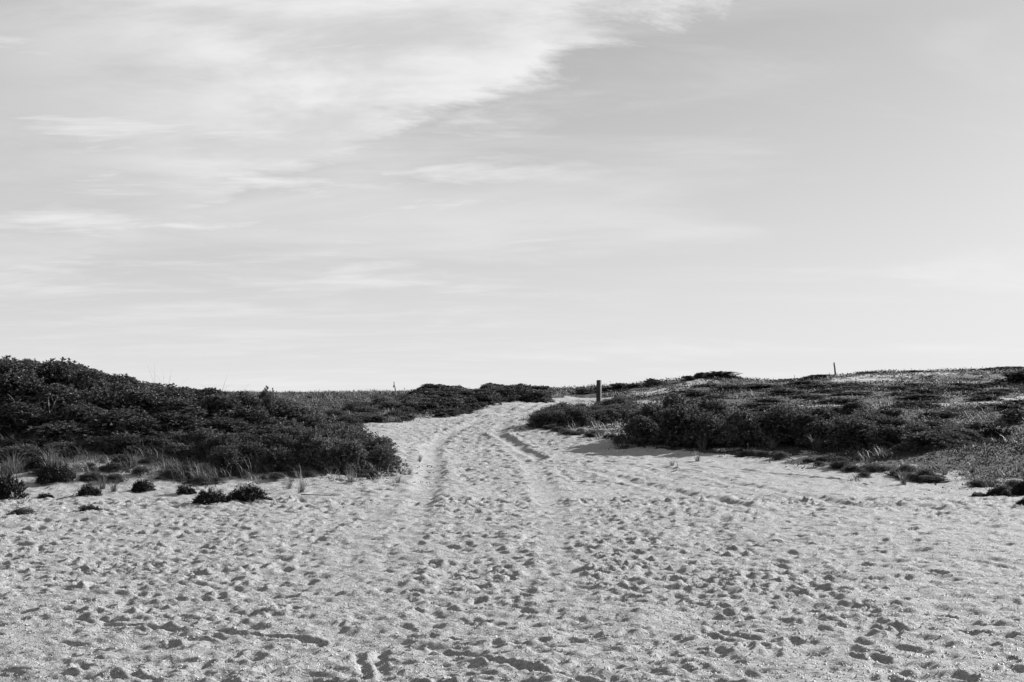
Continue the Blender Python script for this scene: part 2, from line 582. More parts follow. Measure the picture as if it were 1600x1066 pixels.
SAND_A = 0.212
m_sand, t, out = mat('sand')
geo = t.add('ShaderNodeNewGeometry')
pos = geo.outputs['Position']
att = t.add('ShaderNodeAttribute'); att.attribute_name = 'litter'
lit = att.outputs['Fac']
g1 = t.noise(pos, 55, 3, .6)
g2 = t.noise(pos, 210, 2, .6)
g3 = t.noise(pos, 1.3, 5, .55)
grain = t.m('ADD', t.m('MULTIPLY', t.ramp(g1, .3, .7), .45), t.m('MULTIPLY', t.ramp(g2, .3, .7), .55))
val = t.m('MULTIPLY', SAND_A, t.m('ADD', .45, t.m('MULTIPLY', grain, 1.0)))
val = t.m('MULTIPLY', val, t.m('ADD', .93, t.m('MULTIPLY', g3, .14)))
vor = t.add('ShaderNodeTexVoronoi'); t.put(vor.inputs['Vector'], pos); vor.inputs['Scale'].default_value = 30
sepc = t.add('ShaderNodeSeparateColor'); t.put(sepc.inputs[0], vor.outputs['Color'])
dot = t.m('MULTIPLY', t.ramp(vor.outputs['Distance'], .30, .16), t.ramp(sepc.outputs[0], .90, .92))
val = t.mix(t.m('MULTIPLY', dot, .8), val, .46)
dk = t.m('MULTIPLY', t.ramp(vor.outputs['Distance'], .30, .18), t.ramp(sepc.outputs[1], .88, .90))
val = t.mix(t.m('MULTIPLY', dk, .6), val, .10)
lnoise = t.ramp(t.noise(pos, 9, 5, .6), .3, .7, .010, .04)
lf = t.ramp(t.m('ADD', lit, t.m('MULTIPLY', t.m('SUBTRACT', t.noise(pos, 5, 5, .65), .5), .8)), .35, .75)
val = t.mix(lf, val, lnoise)
bs = t.add('ShaderNodeBsdfPrincipled')
t.put(bs.inputs['Base Color'], grey_col(t, val))
bs.inputs['Roughness'].default_value = .95
bs.inputs['Specular IOR Level'].default_value = .15
hgt = t.m('ADD', t.m('MULTIPLY', t.noise(pos, 14, 5, .6), .020), t.m('ADD', t.m('MULTIPLY', g1, .016), t.m('MULTIPLY', g2, .007)))
bp = t.add('ShaderNodeBump'); bp.inputs['Strength'].default_value = 1.0; bp.inputs['Distance'].default_value = 1.0
t.put(bp.inputs['Height'], hgt)
t.put(bs.inputs['Normal'], bp.outputs[0])
t.put(out.inputs[0], bs.outputs[0])


def leaf_mat(name, lo, hi, rough, trans, spec=.5):
    m, t, out = mat(name)
    geo = t.add('ShaderNodeNewGeometry')
    oi = t.add('ShaderNodeObjectInfo')
    rnd = t.m('ADD', t.m('MULTIPLY', geo.outputs['Random Per Island'], .75), t.m('MULTIPLY', oi.outputs['Random'], .25))
    val = t.mix(t.m('POWER', rnd, 1.8), lo, hi)
    bs = t.add('ShaderNodeBsdfPrincipled')
    t.put(bs.inputs['Base Color'], grey_col(t, val))
    bs.inputs['Roughness'].default_value = rough
    bs.inputs['Specular IOR Level'].default_value = spec
    if trans > 0:
        tr = t.add('ShaderNodeBsdfTranslucent')
        t.put(tr.inputs[0], grey_col(t, t.m('MULTIPLY', val, 1.2)))
        mx = t.add('ShaderNodeMixShader'); mx.inputs[0].default_value = trans
        t.put(mx.inputs[1], bs.outputs[0]); t.put(mx.inputs[2], tr.outputs[0])
        t.put(out.inputs[0], mx.outputs[0])
    else:
        t.put(out.inputs[0], bs.outputs[0])
    return m


m_leaf = leaf_mat('shrub_leaf', .012, .135, .72, .22, .10)
m_heath = leaf_mat('heath_needles', .012, .16, .75, .24, .12)
m_dark = leaf_mat('cushion_leaf', .008, .02, .7, .05, .2)
m_grass = leaf_mat('grass_blade', .025, .13, .55, .40, .35)
m_dry = leaf_mat('dry_grass_blade', .06, .2, .6, .40, .3)
m_cover = leaf_mat('heath_cover', .008, .042, .75, .12, .15)
m_stem = leaf_mat('stem_bark', .03, .08, .85, 0, .2)
m_drift = leaf_mat('driftwood', .10, .16, .8, 0, .25)
m_shell = leaf_mat('shell', .10, .42, .6, 0, .3)

m_wood, t, out = mat('weathered_wood')
tcn = t.add('ShaderNodeTexCoord')
sx = t.add('ShaderNodeSeparateXYZ'); t.put(sx.inputs[0], tcn.outputs['Object'])
gr = t.noise(t.xyz(t.m('MULTIPLY', sx.outputs[0], 60), t.m('MULTIPLY', sx.outputs[1], 60), t.m('MULTIPLY', sx.outputs[2], 2.5)), 1.0, 5, .6)
bs = t.add('ShaderNodeBsdfPrincipled')
t.put(bs.inputs['Base Color'], grey_col(t, t.ramp(gr, .3, .75, .012, .042)))
bs.inputs['Roughness'].default_value = .85
bp = t.add('ShaderNodeBump'); bp.inputs['Strength'].default_value = .6; bp.inputs['Distance'].default_value = .01
t.put(bp.inputs['Height'], gr); t.put(bs.inputs['Normal'], bp.outputs[0])
t.put(out.inputs[0], bs.outputs[0])

# ------------------------------------------------------------------ the ground: one sheet, finest near the path
uc = np.concatenate([-np.array([6000, 900, 160, 45, 16, 7, 4, 2.6, 1.8, 1.3, 1.0, .85, .72, .64, .58, .54, .51, .485]), np.linspace(-.465, .465, 560), np.array([.485, .51, .54, .58, .64, .72, .85, 1.0, 1.3, 1.8, 2.6, 4, 7, 16, 45, 160, 900, 6000])])
yr = [-3000, -800, -200, -60, -20, -8, -3, 0, 1.5, 2.5, 3.2, 3.9, 4.5, 5.0, 5.4]
y = 5.7
while y < 66:
    yr.append(y); y *= (1.0029 if y < 22 else 1.0019)
while y < 125:
    yr.append(y); y *= 1.006
yr += [128, 135, 150, 180, 250, 400, 800, 2000, 6000]
yr = np.array(yr)
UU, YY = np.meshgrid(uc, yr)
XX = UU * np.maximum(YY, 3.5)
XX = np.clip(XX, -9000, 9000) + UU * 1e-3
gxv, gyv = XX.ravel(), YY.ravel()
gcov = cover(gxv, gyv)
zz_ = terrain(gxv, gyv)
sand_w = 1 - gcov
fine_w = smooth(3.5, 5.0, gyv) * smooth(80, 60, gyv) * smooth(20, 14, np.abs(gxv))
rough_n = 0.030 * fbm(gxv * 2.2, gyv * 2.2, 3, 201) + 0.020 * fbm(gxv * 7, gyv * 7, 3, 301)
rough_n = rough_n + .014 * fbm(gxv * 4.2, gyv * 8, 3, 371) + .016 * fbm(gxv * 12, gyv * 16, 3, 351) * smooth(30, 20, gyv)
rip = np.abs(vnoise(gxv * 4.5, gyv * 4.5, 401)) * 0.03
zz_ = zz_ + (micro(gxv, gyv) + rough_n + rip * .6) * sand_w * fine_w + gcov * .03 * fbm(gxv * 3, gyv * 3, 3, 55)
nr, nc = UU.shape
idx = np.arange(nr * nc).reshape(nr, nc)
Q = np.stack([idx[:-1, :-1], idx[:-1, 1:], idx[1:, 1:], idx[1:, :-1]], -1).reshape(-1, 4)
me = mesh_from('sand_ground', np.stack([gxv, gyv, zz_], 1), Q)
shade_smooth(me)
la = me.attributes.new('litter', 'FLOAT', 'POINT')
la.data.foreach_set('value', gcov.astype(np.float32))
ground = link('sand_ground', me, m_sand)
tag(ground, kind='structure')


def gz(x, y):
    return terrain(np.atleast_1d(x), np.atleast_1d(y))


# ------------------------------------------------------------------ plant building blocks (numpy)
def unit(v):
    return v / (np.linalg.norm(v, axis=-1, keepdims=True) + 1e-9)


def frames(n):
    """two vectors perpendicular to each row of n"""
    ref = np.where(np.abs(n[:, 2:3]) < .9, np.array([[0, 0, 1.0]]), np.array([[1.0, 0, 0]]))
    a = unit(np.cross(ref, n)); b = np.cross(n, a)
    return a, b


def leaves(P, D, L, Wd, r, droop=.0):
    """folded diamond leaves: base P, direction D, length L, half width Wd"""
    a, b = frames(D)
    ph = r.uniform(0, 2 * np.pi, len(P))[:, None]
    s = a * np.cos(ph) + b * np.sin(ph)
    up = np.cross(D, s)
    L = L[:, None]; Wd = Wd[:, None]
    v0 = P; v1 = P + D * L * .5 + s * Wd + up * Wd * .35; v2 = P + D * L - np.array([0, 0, 1.0]) * droop * L; v3 = P + D * L * .5 - s * Wd + up * Wd * .35
    V = np.stack([v0, v1, v2, v3], 1).reshape(-1, 3)
    i = np.arange(len(P))[:, None] * 4
    T = np.concatenate([i + np.array([0, 1, 2]), i + np.array([0, 2, 3])], 0)
    return V, T


def blades(P, D, L, Wd, bend, r):
    """grass blades: three-point curved strips, 3 triangles each"""
    hz = D.copy(); hz[:, 2] = 0; hz = unit(hz + 1e-6)
    s = np.stack([-hz[:, 1], hz[:, 0], np.zeros(len(P))], 1)
    rot = r.uniform(-1.2, 1.2, len(P))[:, None]
    s = s * np.cos(rot) + hz * np.sin(rot)
    L = L[:, None]; Wd = Wd[:, None]; bend = bend[:, None]
    mid_ = P + D * L * .55
    tip = P + D * L + hz * L * bend * .5 - np.array([0, 0, 1.0]) * L * bend * .35
    V = np.stack([P - s * Wd, P + s * Wd, mid_ - s * Wd * .8, mid_ + s * Wd * .8, tip], 1).reshape(-1, 3)
    i = np.arange(len(P))[:, None] * 5
    T = np.concatenate([i + np.array([0, 1, 3]), i + np.array([0, 3, 2]), i + np.array([2, 3, 4])], 0)
    return V, T


def tube(pts, r0, r1, sides=5):
    pts = np.asarray(pts, float)
    V = []; Fq = []
    n = len(pts)
    for k in range(n):
        d = pts[min(k + 1, n - 1)] - pts[max(k - 1, 0)]
        a, b = frames(unit(d[None]))
        rr = r0 + (r1 - r0) * k / (n - 1)
        for j in range(sides):
            t_ = 2 * np.pi * j / sides
            V.append(pts[k] + rr * (a[0] * math.cos(t_) + b[0] * math.sin(t_)))
    T = []
    for k in range(n - 1):
        for j in range(sides):
            p, q_ = k * sides + j, k * sides + (j + 1) % sides
            T += [(p, q_, q_ + sides), (p, q_ + sides, p + sides)]
    e = (n - 1) * sides
    for j in range(1, sides - 1):
        T.append((e, e + j, e + j + 1)); T.append((0, j + 1, j))
    return np.array(V), np.array(T)


def join(parts):
    V = []; T = []; o = 0
    for v_, t_ in parts:
        V.append(v_); T.append(t_ + o); o += len(v_)
    return np.concatenate(V), np.concatenate(T)


def shrub_meshes(seed, leaf, nros, per, wide=.42, lumps=8, flat_=1.0, name='shrub', spiky=.12):
    """one bush of about 1 m across and 1 m tall (scaled when placed): (foliage mesh, stem mesh)"""
    r = np.random.default_rng(seed)
    cs = []; rad = []
    for k in range(lumps):
        a = r.uniform(0, 2 * np.pi); q_ = r.uniform(.0, .30)
        cs.append((q_ * math.cos(a), q_ * math.sin(a), r.uniform(.38, .74) - q_ * .5)); rad.append(r.uniform(.17, .29))
    for k in range(5):                           # skirts that close the bush down to the ground
        a = k * 1.257 + r.uniform(0, .6)
        cs.append((.3 * math.cos(a), .3 * math.sin(a), r.uniform(.14, .24))); rad.append(r.uniform(.16, .24))
    cs = np.array(cs); rad = np.array(rad)
    pk = rng.choice if False else r.choice
    which = pk(len(cs), nros, p=rad ** 2 / (rad ** 2).sum())
    d = unit(r.normal(size=(nros, 3)))
    d[:, 2] = np.where(d[:, 2] < -.35, -d[:, 2], d[:, 2])
    rr = rad[which] * (r.uniform(.72, 1.12, nros) + spiky * r.uniform(0, 1, nros) ** 4)
    P = cs[which] + d * rr[:, None] * np.array([1, 1, flat_])
    P[:, 2] = np.maximum(P[:, 2], .02)
    ax = unit(d * .75 + np.array([0, 0, .65]) + r.normal(0, .25, (nros, 3)))
    # rosettes
    PP = np.repeat(P, per, 0); AX = np.repeat(ax, per, 0)
    a, b = frames(AX)
    th = r.uniform(0, 2 * np.pi, len(PP))[:, None]; tilt = r.uniform(.35, 1.25, len(PP))[:, None]
    D = unit(AX * np.cos(tilt) + (a * np.cos(th) + b * np.sin(th)) * np.sin(tilt))
    PP = PP - AX * leaf * r.uniform(0, 1.2, len(PP))[:, None]
    Ls = leaf * r.uniform(.65, 1.35, len(PP))
    V, T = leaves(PP, D, Ls, Ls * wide * .5, r, .12)
    fm = mesh_from(name + '_foliage', V, T)
    parts = []
    for k in range(len(cs)):
        e = cs[k] + np.array([0, 0, rad[k] * .5]); m_ = e * np.array([.45, .45, .5]) + r.normal(0, .03, 3)
        s0 = np.array([r.normal(0, .05), r.normal(0, .05), -.12])
        parts.append(tube([s0, m_, e], .014, .005))
        for j in range(3):
            e2 = cs[k] + unit(r.normal(size=3)) * rad[k] * .95; e2[2] = abs(e2[2])
            parts.append(tube([m_, (m_ + e2) / 2 + r.normal(0, .02, 3), e2], .006, .002, 3))
    V, T = join(parts)
    sm = mesh_from(name + '_stems', V, T)
    return fm, sm


def heath_meshes(seed, nsp, ln, name='cushion'):
    """low cushion plant of fine upright sprigs, about 1 m across and .5 m tall"""
    r = np.random.default_rng(seed)
    # several ragged lobes of different size run together
    nl = 5
    lc = np.stack([r.uniform(-.27, .27, nl), r.uniform(-.2, .2, nl)], 1); lc[0] = r.uniform(-.05, .05, 2)
    lr = r.uniform(.17, .27, nl); lr[0] = .34
    w_ = r.choice(nl, nsp, p=lr ** 2 / (lr ** 2).sum())
    q_ = np.sqrt(r.uniform(0, 1, nsp)); a = r.uniform(0, 2 * np.pi, nsp)
    lob = 1 + .16 * np.sin(3 * a + w_) + .10 * np.sin(7 * a + 2 * w_) + .25 * r.uniform(0, 1, nsp) ** 6
    x = lc[w_, 0] + lr[w_] * q_ * lob * np.cos(a); y_ = lc[w_, 1] + lr[w_] * q_ * lob * np.sin(a)
    h = 1.15 * (.12 + .6 * lr[w_]) * (1 - np.minimum(q_, 1) ** 3.4) * (1 + .6 * fbm(x * 6 + seed, y_ * 6, 3, seed)) * r.uniform(.5, 1.0, nsp)
    P = np.stack([x, y_, np.maximum(h, .01)], 1)
    nrm = unit(np.stack([x * 1.5, y_ * 1.5, np.full(nsp, .45)], 1) + r.normal(0, .35, (nsp, 3)))
    per = 7
    PP = np.repeat(P, per, 0) + np.repeat(nrm, per, 0) * r.uniform(-.02, .05, (nsp * per, 1))
    D = unit(np.repeat(nrm, per, 0) + r.normal(0, .55, (nsp * per, 3)))
    Ls = ln * r.uniform(.6, 1.4, len(PP))
    V, T = leaves(PP, D, Ls, Ls * .14, r, 0)
    fm = mesh_from(name + '_foliage', V, T)
    parts = []
    for j in range(9):
        a_ = r.uniform(0, 6.28)
        e = np.array([.3 * math.cos(a_), .3 * math.sin(a_), .2])
        parts.append(tube([(0, 0, -.08), e * .5 + np.array([0, 0, .04]), e], .012, .004))
    V, T = join(parts)
    return fm, mesh_from(name + '_stems', V, T)


def tuft_arrays(r, n, h, spread, lean=.35, wd=.004, bend=.6):
    a = r.uniform(0, 2 * np.pi, n); q_ = spread * np.sqrt(r.uniform(0, 1, n))
    P = np.stack([q_ * np.cos(a), q_ * np.sin(a), np.full(n, -.03)], 1)
    a2 = a + r.normal(0, .7, n)
    ln_ = np.abs(r.normal(0, lean, n))
    D = unit(np.stack([np.cos(a2) * ln_, np.sin(a2) * ln_, np.ones(n)], 1))
    return blades(P, D, h * r.uniform(.45, 1.1, n), np.full(n, wd) * r.uniform(.7, 1.3, n), bend * r.uniform(.2, 1.3, n), r)


# ------------------------------------------------------------------ shrubs
def place_thing(name, meshes, x, y, sc, rz, label, cat, group=None, dz=0.0, tilt=0.0):
    o = empty(name, (x, y, float(gz(x, y)[0]) + dz), rz, sc)
    o.rotation_euler = (tilt, 0, rz)
    tag(o, label, cat, group)
    for pn, me_, m_ in meshes:
        link(pn, me_, m_, o)
    return o


LEAFY = []
for s_ in range(7):
    f_, s2 = shrub_meshes(100 + s_, .052, 820, 9, .5, lumps=9, spiky=.25)
    LEAFY.append([('foliage', f_, m_leaf), ('stem', s2, m_stem)])
HEATHY = []
for s_ in range(5):
    f_, s2 = shrub_meshes(200 + s_, .066, 700, 9, .30, lumps=9, flat_=.8, spiky=.55)
    HEATHY.append([('foliage', f_, m_heath), ('stem', s2, m_stem)])
FARLEAF = []
for s_ in range(4):
    f_, s2 = shrub_meshes(300 + s_, .10, 360, 8, .42, lumps=9)
    FARLEAF.append([('foliage', f_, m_leaf), ('stem', s2, m_stem)])
CUSH = []
for s_ in range(5):
    f_, s2 = heath_meshes(400 + s_, 1100, .05)
    CUSH.append([('foliage', f_, m_dark), ('stem', s2, m_stem)])


def scatter(poly, spacing, n_try=6000, seed=0, jitter=1.0):
    P = np.array([W(*p) for p in poly])
    r = np.random.default_rng(seed)
    lo, hi = P.min(0), P.max(0)
    c = r.uniform(lo, hi, (n_try, 2))
    c = c[poly_sd(P, c[:, 0], c[:, 1]) > 0]
    got = np.zeros((0, 2))
    for p in c:
        if len(got) == 0 or ((got - p) ** 2).sum(1).min() > (spacing * r.uniform(.75, 1.15)) ** 2:
            got = np.vstack([got, p])
    return got


r_ = np.random.default_rng(5)


def mass(pts, protos, hfun, wfun, labfun, cat, name, hv=0.0):
    for (x, y) in pts:
        h = hfun(x, y) * (r_.uniform(.82, 1.2) if not hv else r_.uniform(.90, 1.06)); wd = wfun(x, y) * r_.uniform(.85, 1.2)
        lab, grp = labfun(x, y)
        place_thing(name, protos[r_.integers(len(protos))], x, y, (wd, wd * r_.uniform(.9, 1.1), h), r_.uniform(0, 6.28), lab, cat, grp, -.05)


SKY_PX = [-300, 0, 80, 130, 180, 250, 320, 400, 440, 500, 560, 605]
SKY_PY = [556, 554, 554, 563, 580, 595, 602, 608, 613, 632, 662, 715]


def left_h(x, y):
    px = 800 + F * x / y
    top = zat(0, np.interp(px + 22, SKY_PX, SKY_PY), y)
    room = (top - float(gz(x, y)[0])) / .95
    want = np.interp(px, [0, 200, 400, 500, 580], [.9, .86, .74, .6, .5]) * float(np.interp(y, [22.6, 24.6], [.42, 1]))
    if 25.8 < y < 28.2:
        return float(np.clip(room, .25, 1.35)) / 1.02
    return float(np.clip(min(room, want), .18, 1.2))


# left dune: leafy shrubs on the upper part
ptsA = scatter([(-340, 22.7), (60, 22.8), (180, 23.2), (300, 23.6), (430, 24.0), (530, 24.4), (575, 25.6), (560, 28), (520, 30.5), (420, 31.5), (150, 31), (-340, 31)], .86, seed=1)


def pxof(x, y):
    return 800 + F * x / y


def split(px, cuts, words):
    for c_, w_ in zip(cuts, words):
        if px < c_:
            return w_
    return words[-1]


def labA(x, y):
    px = pxof(x, y)
    if y > 26.3:
        w_ = split(px, (130, 300), ('high left end', 'middle slope', 'low right end'))
        return 'glossy dark leafy shrub on the left dune crest, ' + w_, 'leafy shrubs on the crest of the left dune, ' + w_
    w_ = split(px, (180, 380), ('by the picture edge', 'above the sand hollow', 'towards the path'))
    return 'glossy dark leafy shrub on the left dune slope, ' + w_, 'leafy shrubs on the front slope of the left dune, ' + w_


def labB(x, y):
    w_ = split(pxof(x, y), (200, 430), ('above the sand hollow', 'above the black cushions', 'on its tip beside the path'))
    return 'low fine leaved shrub at the left dune foot, ' + w_, 'low shrubs at the foot of the left dune, ' + w_


def labD(x, y):
    w_ = split(pxof(x, y), (715,), ('left part by the grass ridge', 'right part by the path cut'))
    return 'dark shrub on the far left dune, ' + w_, 'dark shrubs on the far dune left of the path, ' + w_


SKY_PX = [-300, 0, 80, 130, 180, 250, 320, 400, 440, 500, 560, 605]
SKY_PY = [556, 554, 554, 563, 580, 595, 602, 608, 613, 632, 662, 715]


def left_h(x, y):
    px = 800 + F * x / y
    top = zat(0, np.interp(px + 22, SKY_PX, SKY_PY), y)
    room = (top - float(gz(x, y)[0])) / .95
    want = np.interp(px, [0, 200, 400, 500, 580], [.9, .86, .74, .6, .5]) * float(np.interp(y, [22.6, 24.6], [.42, 1]))
    if 25.8 < y < 28.2:
        return float(np.clip(room, .25, 1.35)) / 1.02
    return float(np.clip(min(room, want), .18, 1.2))


# left dune: leafy shrubs on the upper part
ptsA = scatter([(-340, 22.7), (60, 22.8), (180, 23.2), (300, 23.6), (430, 24.0), (530, 24.4), (575, 25.6), (560, 28), (520, 30.5), (420, 31.5), (150, 31), (-340, 31)], .86, seed=1)


def pxof(x, y):
    return 800 + F * x / y


mass(ptsA, LEAFY, left_h, lambda x, y: 1.32, labA, 'shrub', 'leafy_shrub', 1.0)
# left dune: low heathy shrubs at its foot and on its right tip
ptsB = scatter([(-120, 21.6), (0, 21.9), (80, 22.2), (250, 22.5), (330, 22.2), (430, 22.2), (520, 22.6), (592, 23.2), (603, 24.2), (590, 26), (560, 27.5), (540, 25), (430, 24), (300, 23.4), (180, 23), (-120, 22.8)], .62, seed=2)
mass(ptsB, HEATHY, lambda x, y: np.interp(pxof(x, y), [0, 300, 480, 600], [.34, .42, .66, .66]), lambda x, y: .80, labB, 'shrub', 'low_shrub')
place_thing('leafy_shrub', LEAFY[2], xat(415, 27), 27, (.62, .6, (zat(415, 604, 27) - float(gz(xat(415, 27), 27)[0])) / .97), .4, 'rounded leafy shrub poking above the right end of the left dune skyline', 'shrub', None, 0)

# right of the path: the dark shrub bank
ptsC = scatter([(993, 33.4), (1080, 32.6), (1180, 32.2), (1260, 31.4), (1320, 30), (1420, 27.8), (1500, 27.4), (1500, 30), (1400, 34), (1300, 37.5), (1180, 39), (1060, 38.5), (1010, 36)], .92, seed=3)


def labC(x, y):
    row = 'back' if y > 34.5 else 'front'
    if pxof(x, y) < 1190 and y < 34.6:
        return 'tall nearly black shrub fronting the path at the left end of the right bank', 'tall front shrubs of the right bank'
    if pxof(x, y) > 1290:
        return 'low leafy shrub at the thinning right end of the right bank, %s row' % row, 'low shrubs at the right end of the right bank, %s row' % row
    return 'leafy shrub in the middle of the bank right of the path, %s row' % row, 'leafy shrubs in the middle of the right bank, %s row' % row


mass(ptsC, LEAFY, lambda x, y: np.interp(pxof(x, y), [985, 1060, 1180, 1300, 1400, 1500], [1.0, 1.18, 1.02, .78, .58, .45]) * (.72 if y > 36 else 1), lambda x, y: 1.35, labC, 'shrub', 'leafy_shrub')
# clump where the path bends
ptsE = scatter([(836, 40.2), (870, 39.4), (930, 40), (975, 41), (975, 44), (900, 44), (850, 43)], .62, seed=4)
mass(ptsE, HEATHY, lambda x, y: .62, lambda x, y: .9, lambda x, y: ('dark bushy shrub at the bend of the path below the timber post', 'dark shrubs at the path bend'), 'shrub', 'low_shrub')
# far left strip beyond the path
ptsD = scatter([(640, 50.5), (700, 53), (770, 58), (785, 62), (720, 66), (660, 62), (640, 57)], 1.15, seed=5)
mass(ptsD, FARLEAF, lambda x, y: .62, lambda x, y: 1.5, labD, 'shrub', 'leafy_shrub')
ptsD2 = scatter([(775, 63.5), (845, 62.2), (850, 66), (820, 70), (760, 69)], 1.15, seed=6)
mass(ptsD2, FARLEAF, lambda x, y: .72, lambda x, y: 1.5, lambda x, y: ('dark shrub on the headland where the far path turns right', 'dark shrubs on the headland at the far path turn'), 'shrub', 'leafy_shrub')
ptsD3 = scatter([(545, 42), (640, 48), (690, 52.5), (640, 57), (560, 54), (520, 46)], 1.8, seed=7)
mass(ptsD3, HEATHY, lambda x, y: .45, lambda x, y: 1.25, lambda x, y: ('low shrub in the grassy strip along the far left path edge', 'low shrubs in the strip along the far left path edge'), 'shrub', 'low_shrub')
# heath behind the right bank
ptsF = scatter([(1050, 48), (1200, 43), (1300, 40), (1640, 33), (1650, 66), (1500, 70), (1240, 74), (1080, 68)], 2.9, seed=8)
mass(ptsF, FARLEAF, lambda x, y: .24 + .002 * (y - 35), lambda x, y: 1.5 + .012 * (y - 35), lambda x, y: ('low dark shrub scattered over the open heath at right', 'low shrubs scattered over the right heath'), 'shrub', 'low_shrub')

# ---- single shrubs one can point to: (photo px, py of the base, metres ahead, width m, height m, protos, label)
singles = [
    (141, 800, CUSH, .36, .20, 'small black cushion shrub standing alone on the open sand at left'),
    (330, 788, CUSH, .56, .34, 'round black cushion shrub with a shadow on the sand at the dune foot'),
    (388, 783, CUSH, .72, .38, 'widest black cushion shrub at the dune foot beside the round one'),
    (292, 772, CUSH, .34, .28, 'small black cushion shrub up the slope behind the round cushion'),
    (224, 768, CUSH, .42, .36, 'dark cushion shrub beside a sand hollow at the left dune foot'),
    (139, 775, CUSH, .42, .34, 'dark forked cushion shrub above the lone one on the left sand'),
    (88, 766, CUSH, .66, .46, 'ragged dark cushion shrub with a dry stick at the left dune foot'),
    (60, 757, CUSH, .5, .34, 'low dark shrub tucked behind the ragged cushion at left'),
    (72, 777, CUSH, .26, .14, 'tiny dark sprig below the ragged cushion at the left'),
    (4, 782, CUSH, .75, .72, 'tall dark shrub cut by the left edge of the picture'),
    (33, 806, HEATHY, .34, .15, 'small grey sprig lying low on sand near the left edge'),
    (190, 757, HEATHY, .4, .3, 'low grey shrub in the sand hollow of the left dune'),
    (1562, 777, CUSH, .40, .30, 'black cushion shrub on sand near the right edge'),
    (1531, 776, CUSH, .34, .14, 'flat dark cushion left of the black one near the right edge'),
    (1601, 774, CUSH, .52, .44, 'black shrub cut by the right edge of the picture'),
    (1604, 790, CUSH, .36, .22, 'lowest small black shrub cut by the right edge'),
    (1333, 736, HEATHY, .5, .20, 'flat dark shrub alone on the sand below the right bank'),
    (1350, 746, HEATHY, .32, .14, 'tiny flat shrub just below the flat dark one at right'),
]
for k, (px, py, pr, wd, h, lab) in enumerate(singles):
    X, Y = flat(px, py - 1)
    for it in range(6):                                   # walk the ray down to the real ground
        z = float(gz(X, Y)[0]); b = (533 - py) / F
        Y = (z - EYE) * (CP_ - b * SP_) / (SP_ + b * CP_); X = xat(px, Y, py)
    hs = h * .86 / (.58 if pr is CUSH else .95)
    place_thing('cushion_shrub' if pr is CUSH else 'low_shrub', pr[k % len(pr)], X, Y, (wd / .95, wd / .95, hs), k * 1.3, lab, 'shrub', None, -.02)
for k, (px, Y, wd, h, lab) in enumerate([
    (1553, 30.2, .98, .56, 'rounded black shrub standing alone in the grey heath at right'),
    (1333, 42.5, .95, .50, 'dark domed shrub behind the top of the right shrub bank'),
    (1386, 36.5, 1.05, .72, 'dark dense shrub at the back of the right shrub bank'),
    (1590, 62.0, 2.4, .9, 'long dark thicket below the crest at the right edge'),
    (1585, 36.0, 1.1, .5, 'low dark shrub behind the lone black shrub at right')]):
    X = xat(px, Y)
    pr = CUSH if k == 0 else FARLEAF
    place_thing('heath_shrub', pr[k % 4], X, Y, (wd, wd, h / (.6 if pr is CUSH else .95)), k * 2.1, lab, 'shrub', None, -.03)
# small plants creeping out on to the sand along the edges
r3 = np.random.default_rng(31)
edge_done = 0
for zone, n_, pr_, lo_, hi_, lab, grp in [
    ([(1060, 31.2), (1200, 29.8), (1300, 26.9), (1400, 23.9), (1480, 22.2), (1590, 20.6)], 34, HEATHY, .18, .5, 'small low plant creeping over the sandy edge of the right bank', 'small plants on the sandy edge of the right bank'),
    ([(20, 20.9), (120, 21.3), (220, 21.6), (330, 21.9), (430, 22.0), (520, 22.4), (590, 22.9)], 26, HEATHY, .16, .42, 'small low plant in the sandy fringe at the left dune foot', 'small plants in the sandy fringe of the left dune'),
    ([(-20, 20.0), (60, 20.4), (140, 20.7), (250, 21.0), (340, 21.3)], 24, HEATHY, .14, .45, 'small low plant on the sand between the black cushions at left', 'small plants between the black cushions'),
    ([(565, 42.2), (640, 46.9), (700, 50.8), (765, 56.5), (800, 60.5)], 26, FARLEAF, .35, .8, 'small dark plant spilling on to the far left edge of the path', 'small plants along the far left edge of the path'),
    ([(850, 39.6), (880, 37.8), (930, 36.4), (975, 34.6)], 28, HEATHY, .2, .5, 'small low plant on the bank between path bend and black shrubs', 'small plants on the bank right of the path bend')]:
    for k in range(n_):
        t_ = r3.uniform(0, len(zone) - 1.001); a_ = int(t_); t_ -= a_
        px = zone[a_][0] * (1 - t_) + zone[a_ + 1][0] * t_ + r3.normal(0, 6); Yq = zone[a_][1] * (1 - t_) + zone[a_ + 1][1] * t_ + abs(r3.normal(0, .55)) - .35
        wd = r3.uniform(lo_, hi_)
        place_thing('low_plant', pr_[k % len(pr_)], xat(px, Yq), Yq, (wd, wd * r3.uniform(.8, 1.1), wd * r3.uniform(.3, .55)), r3.uniform(0, 6), lab, 'low plant', grp, -.01)
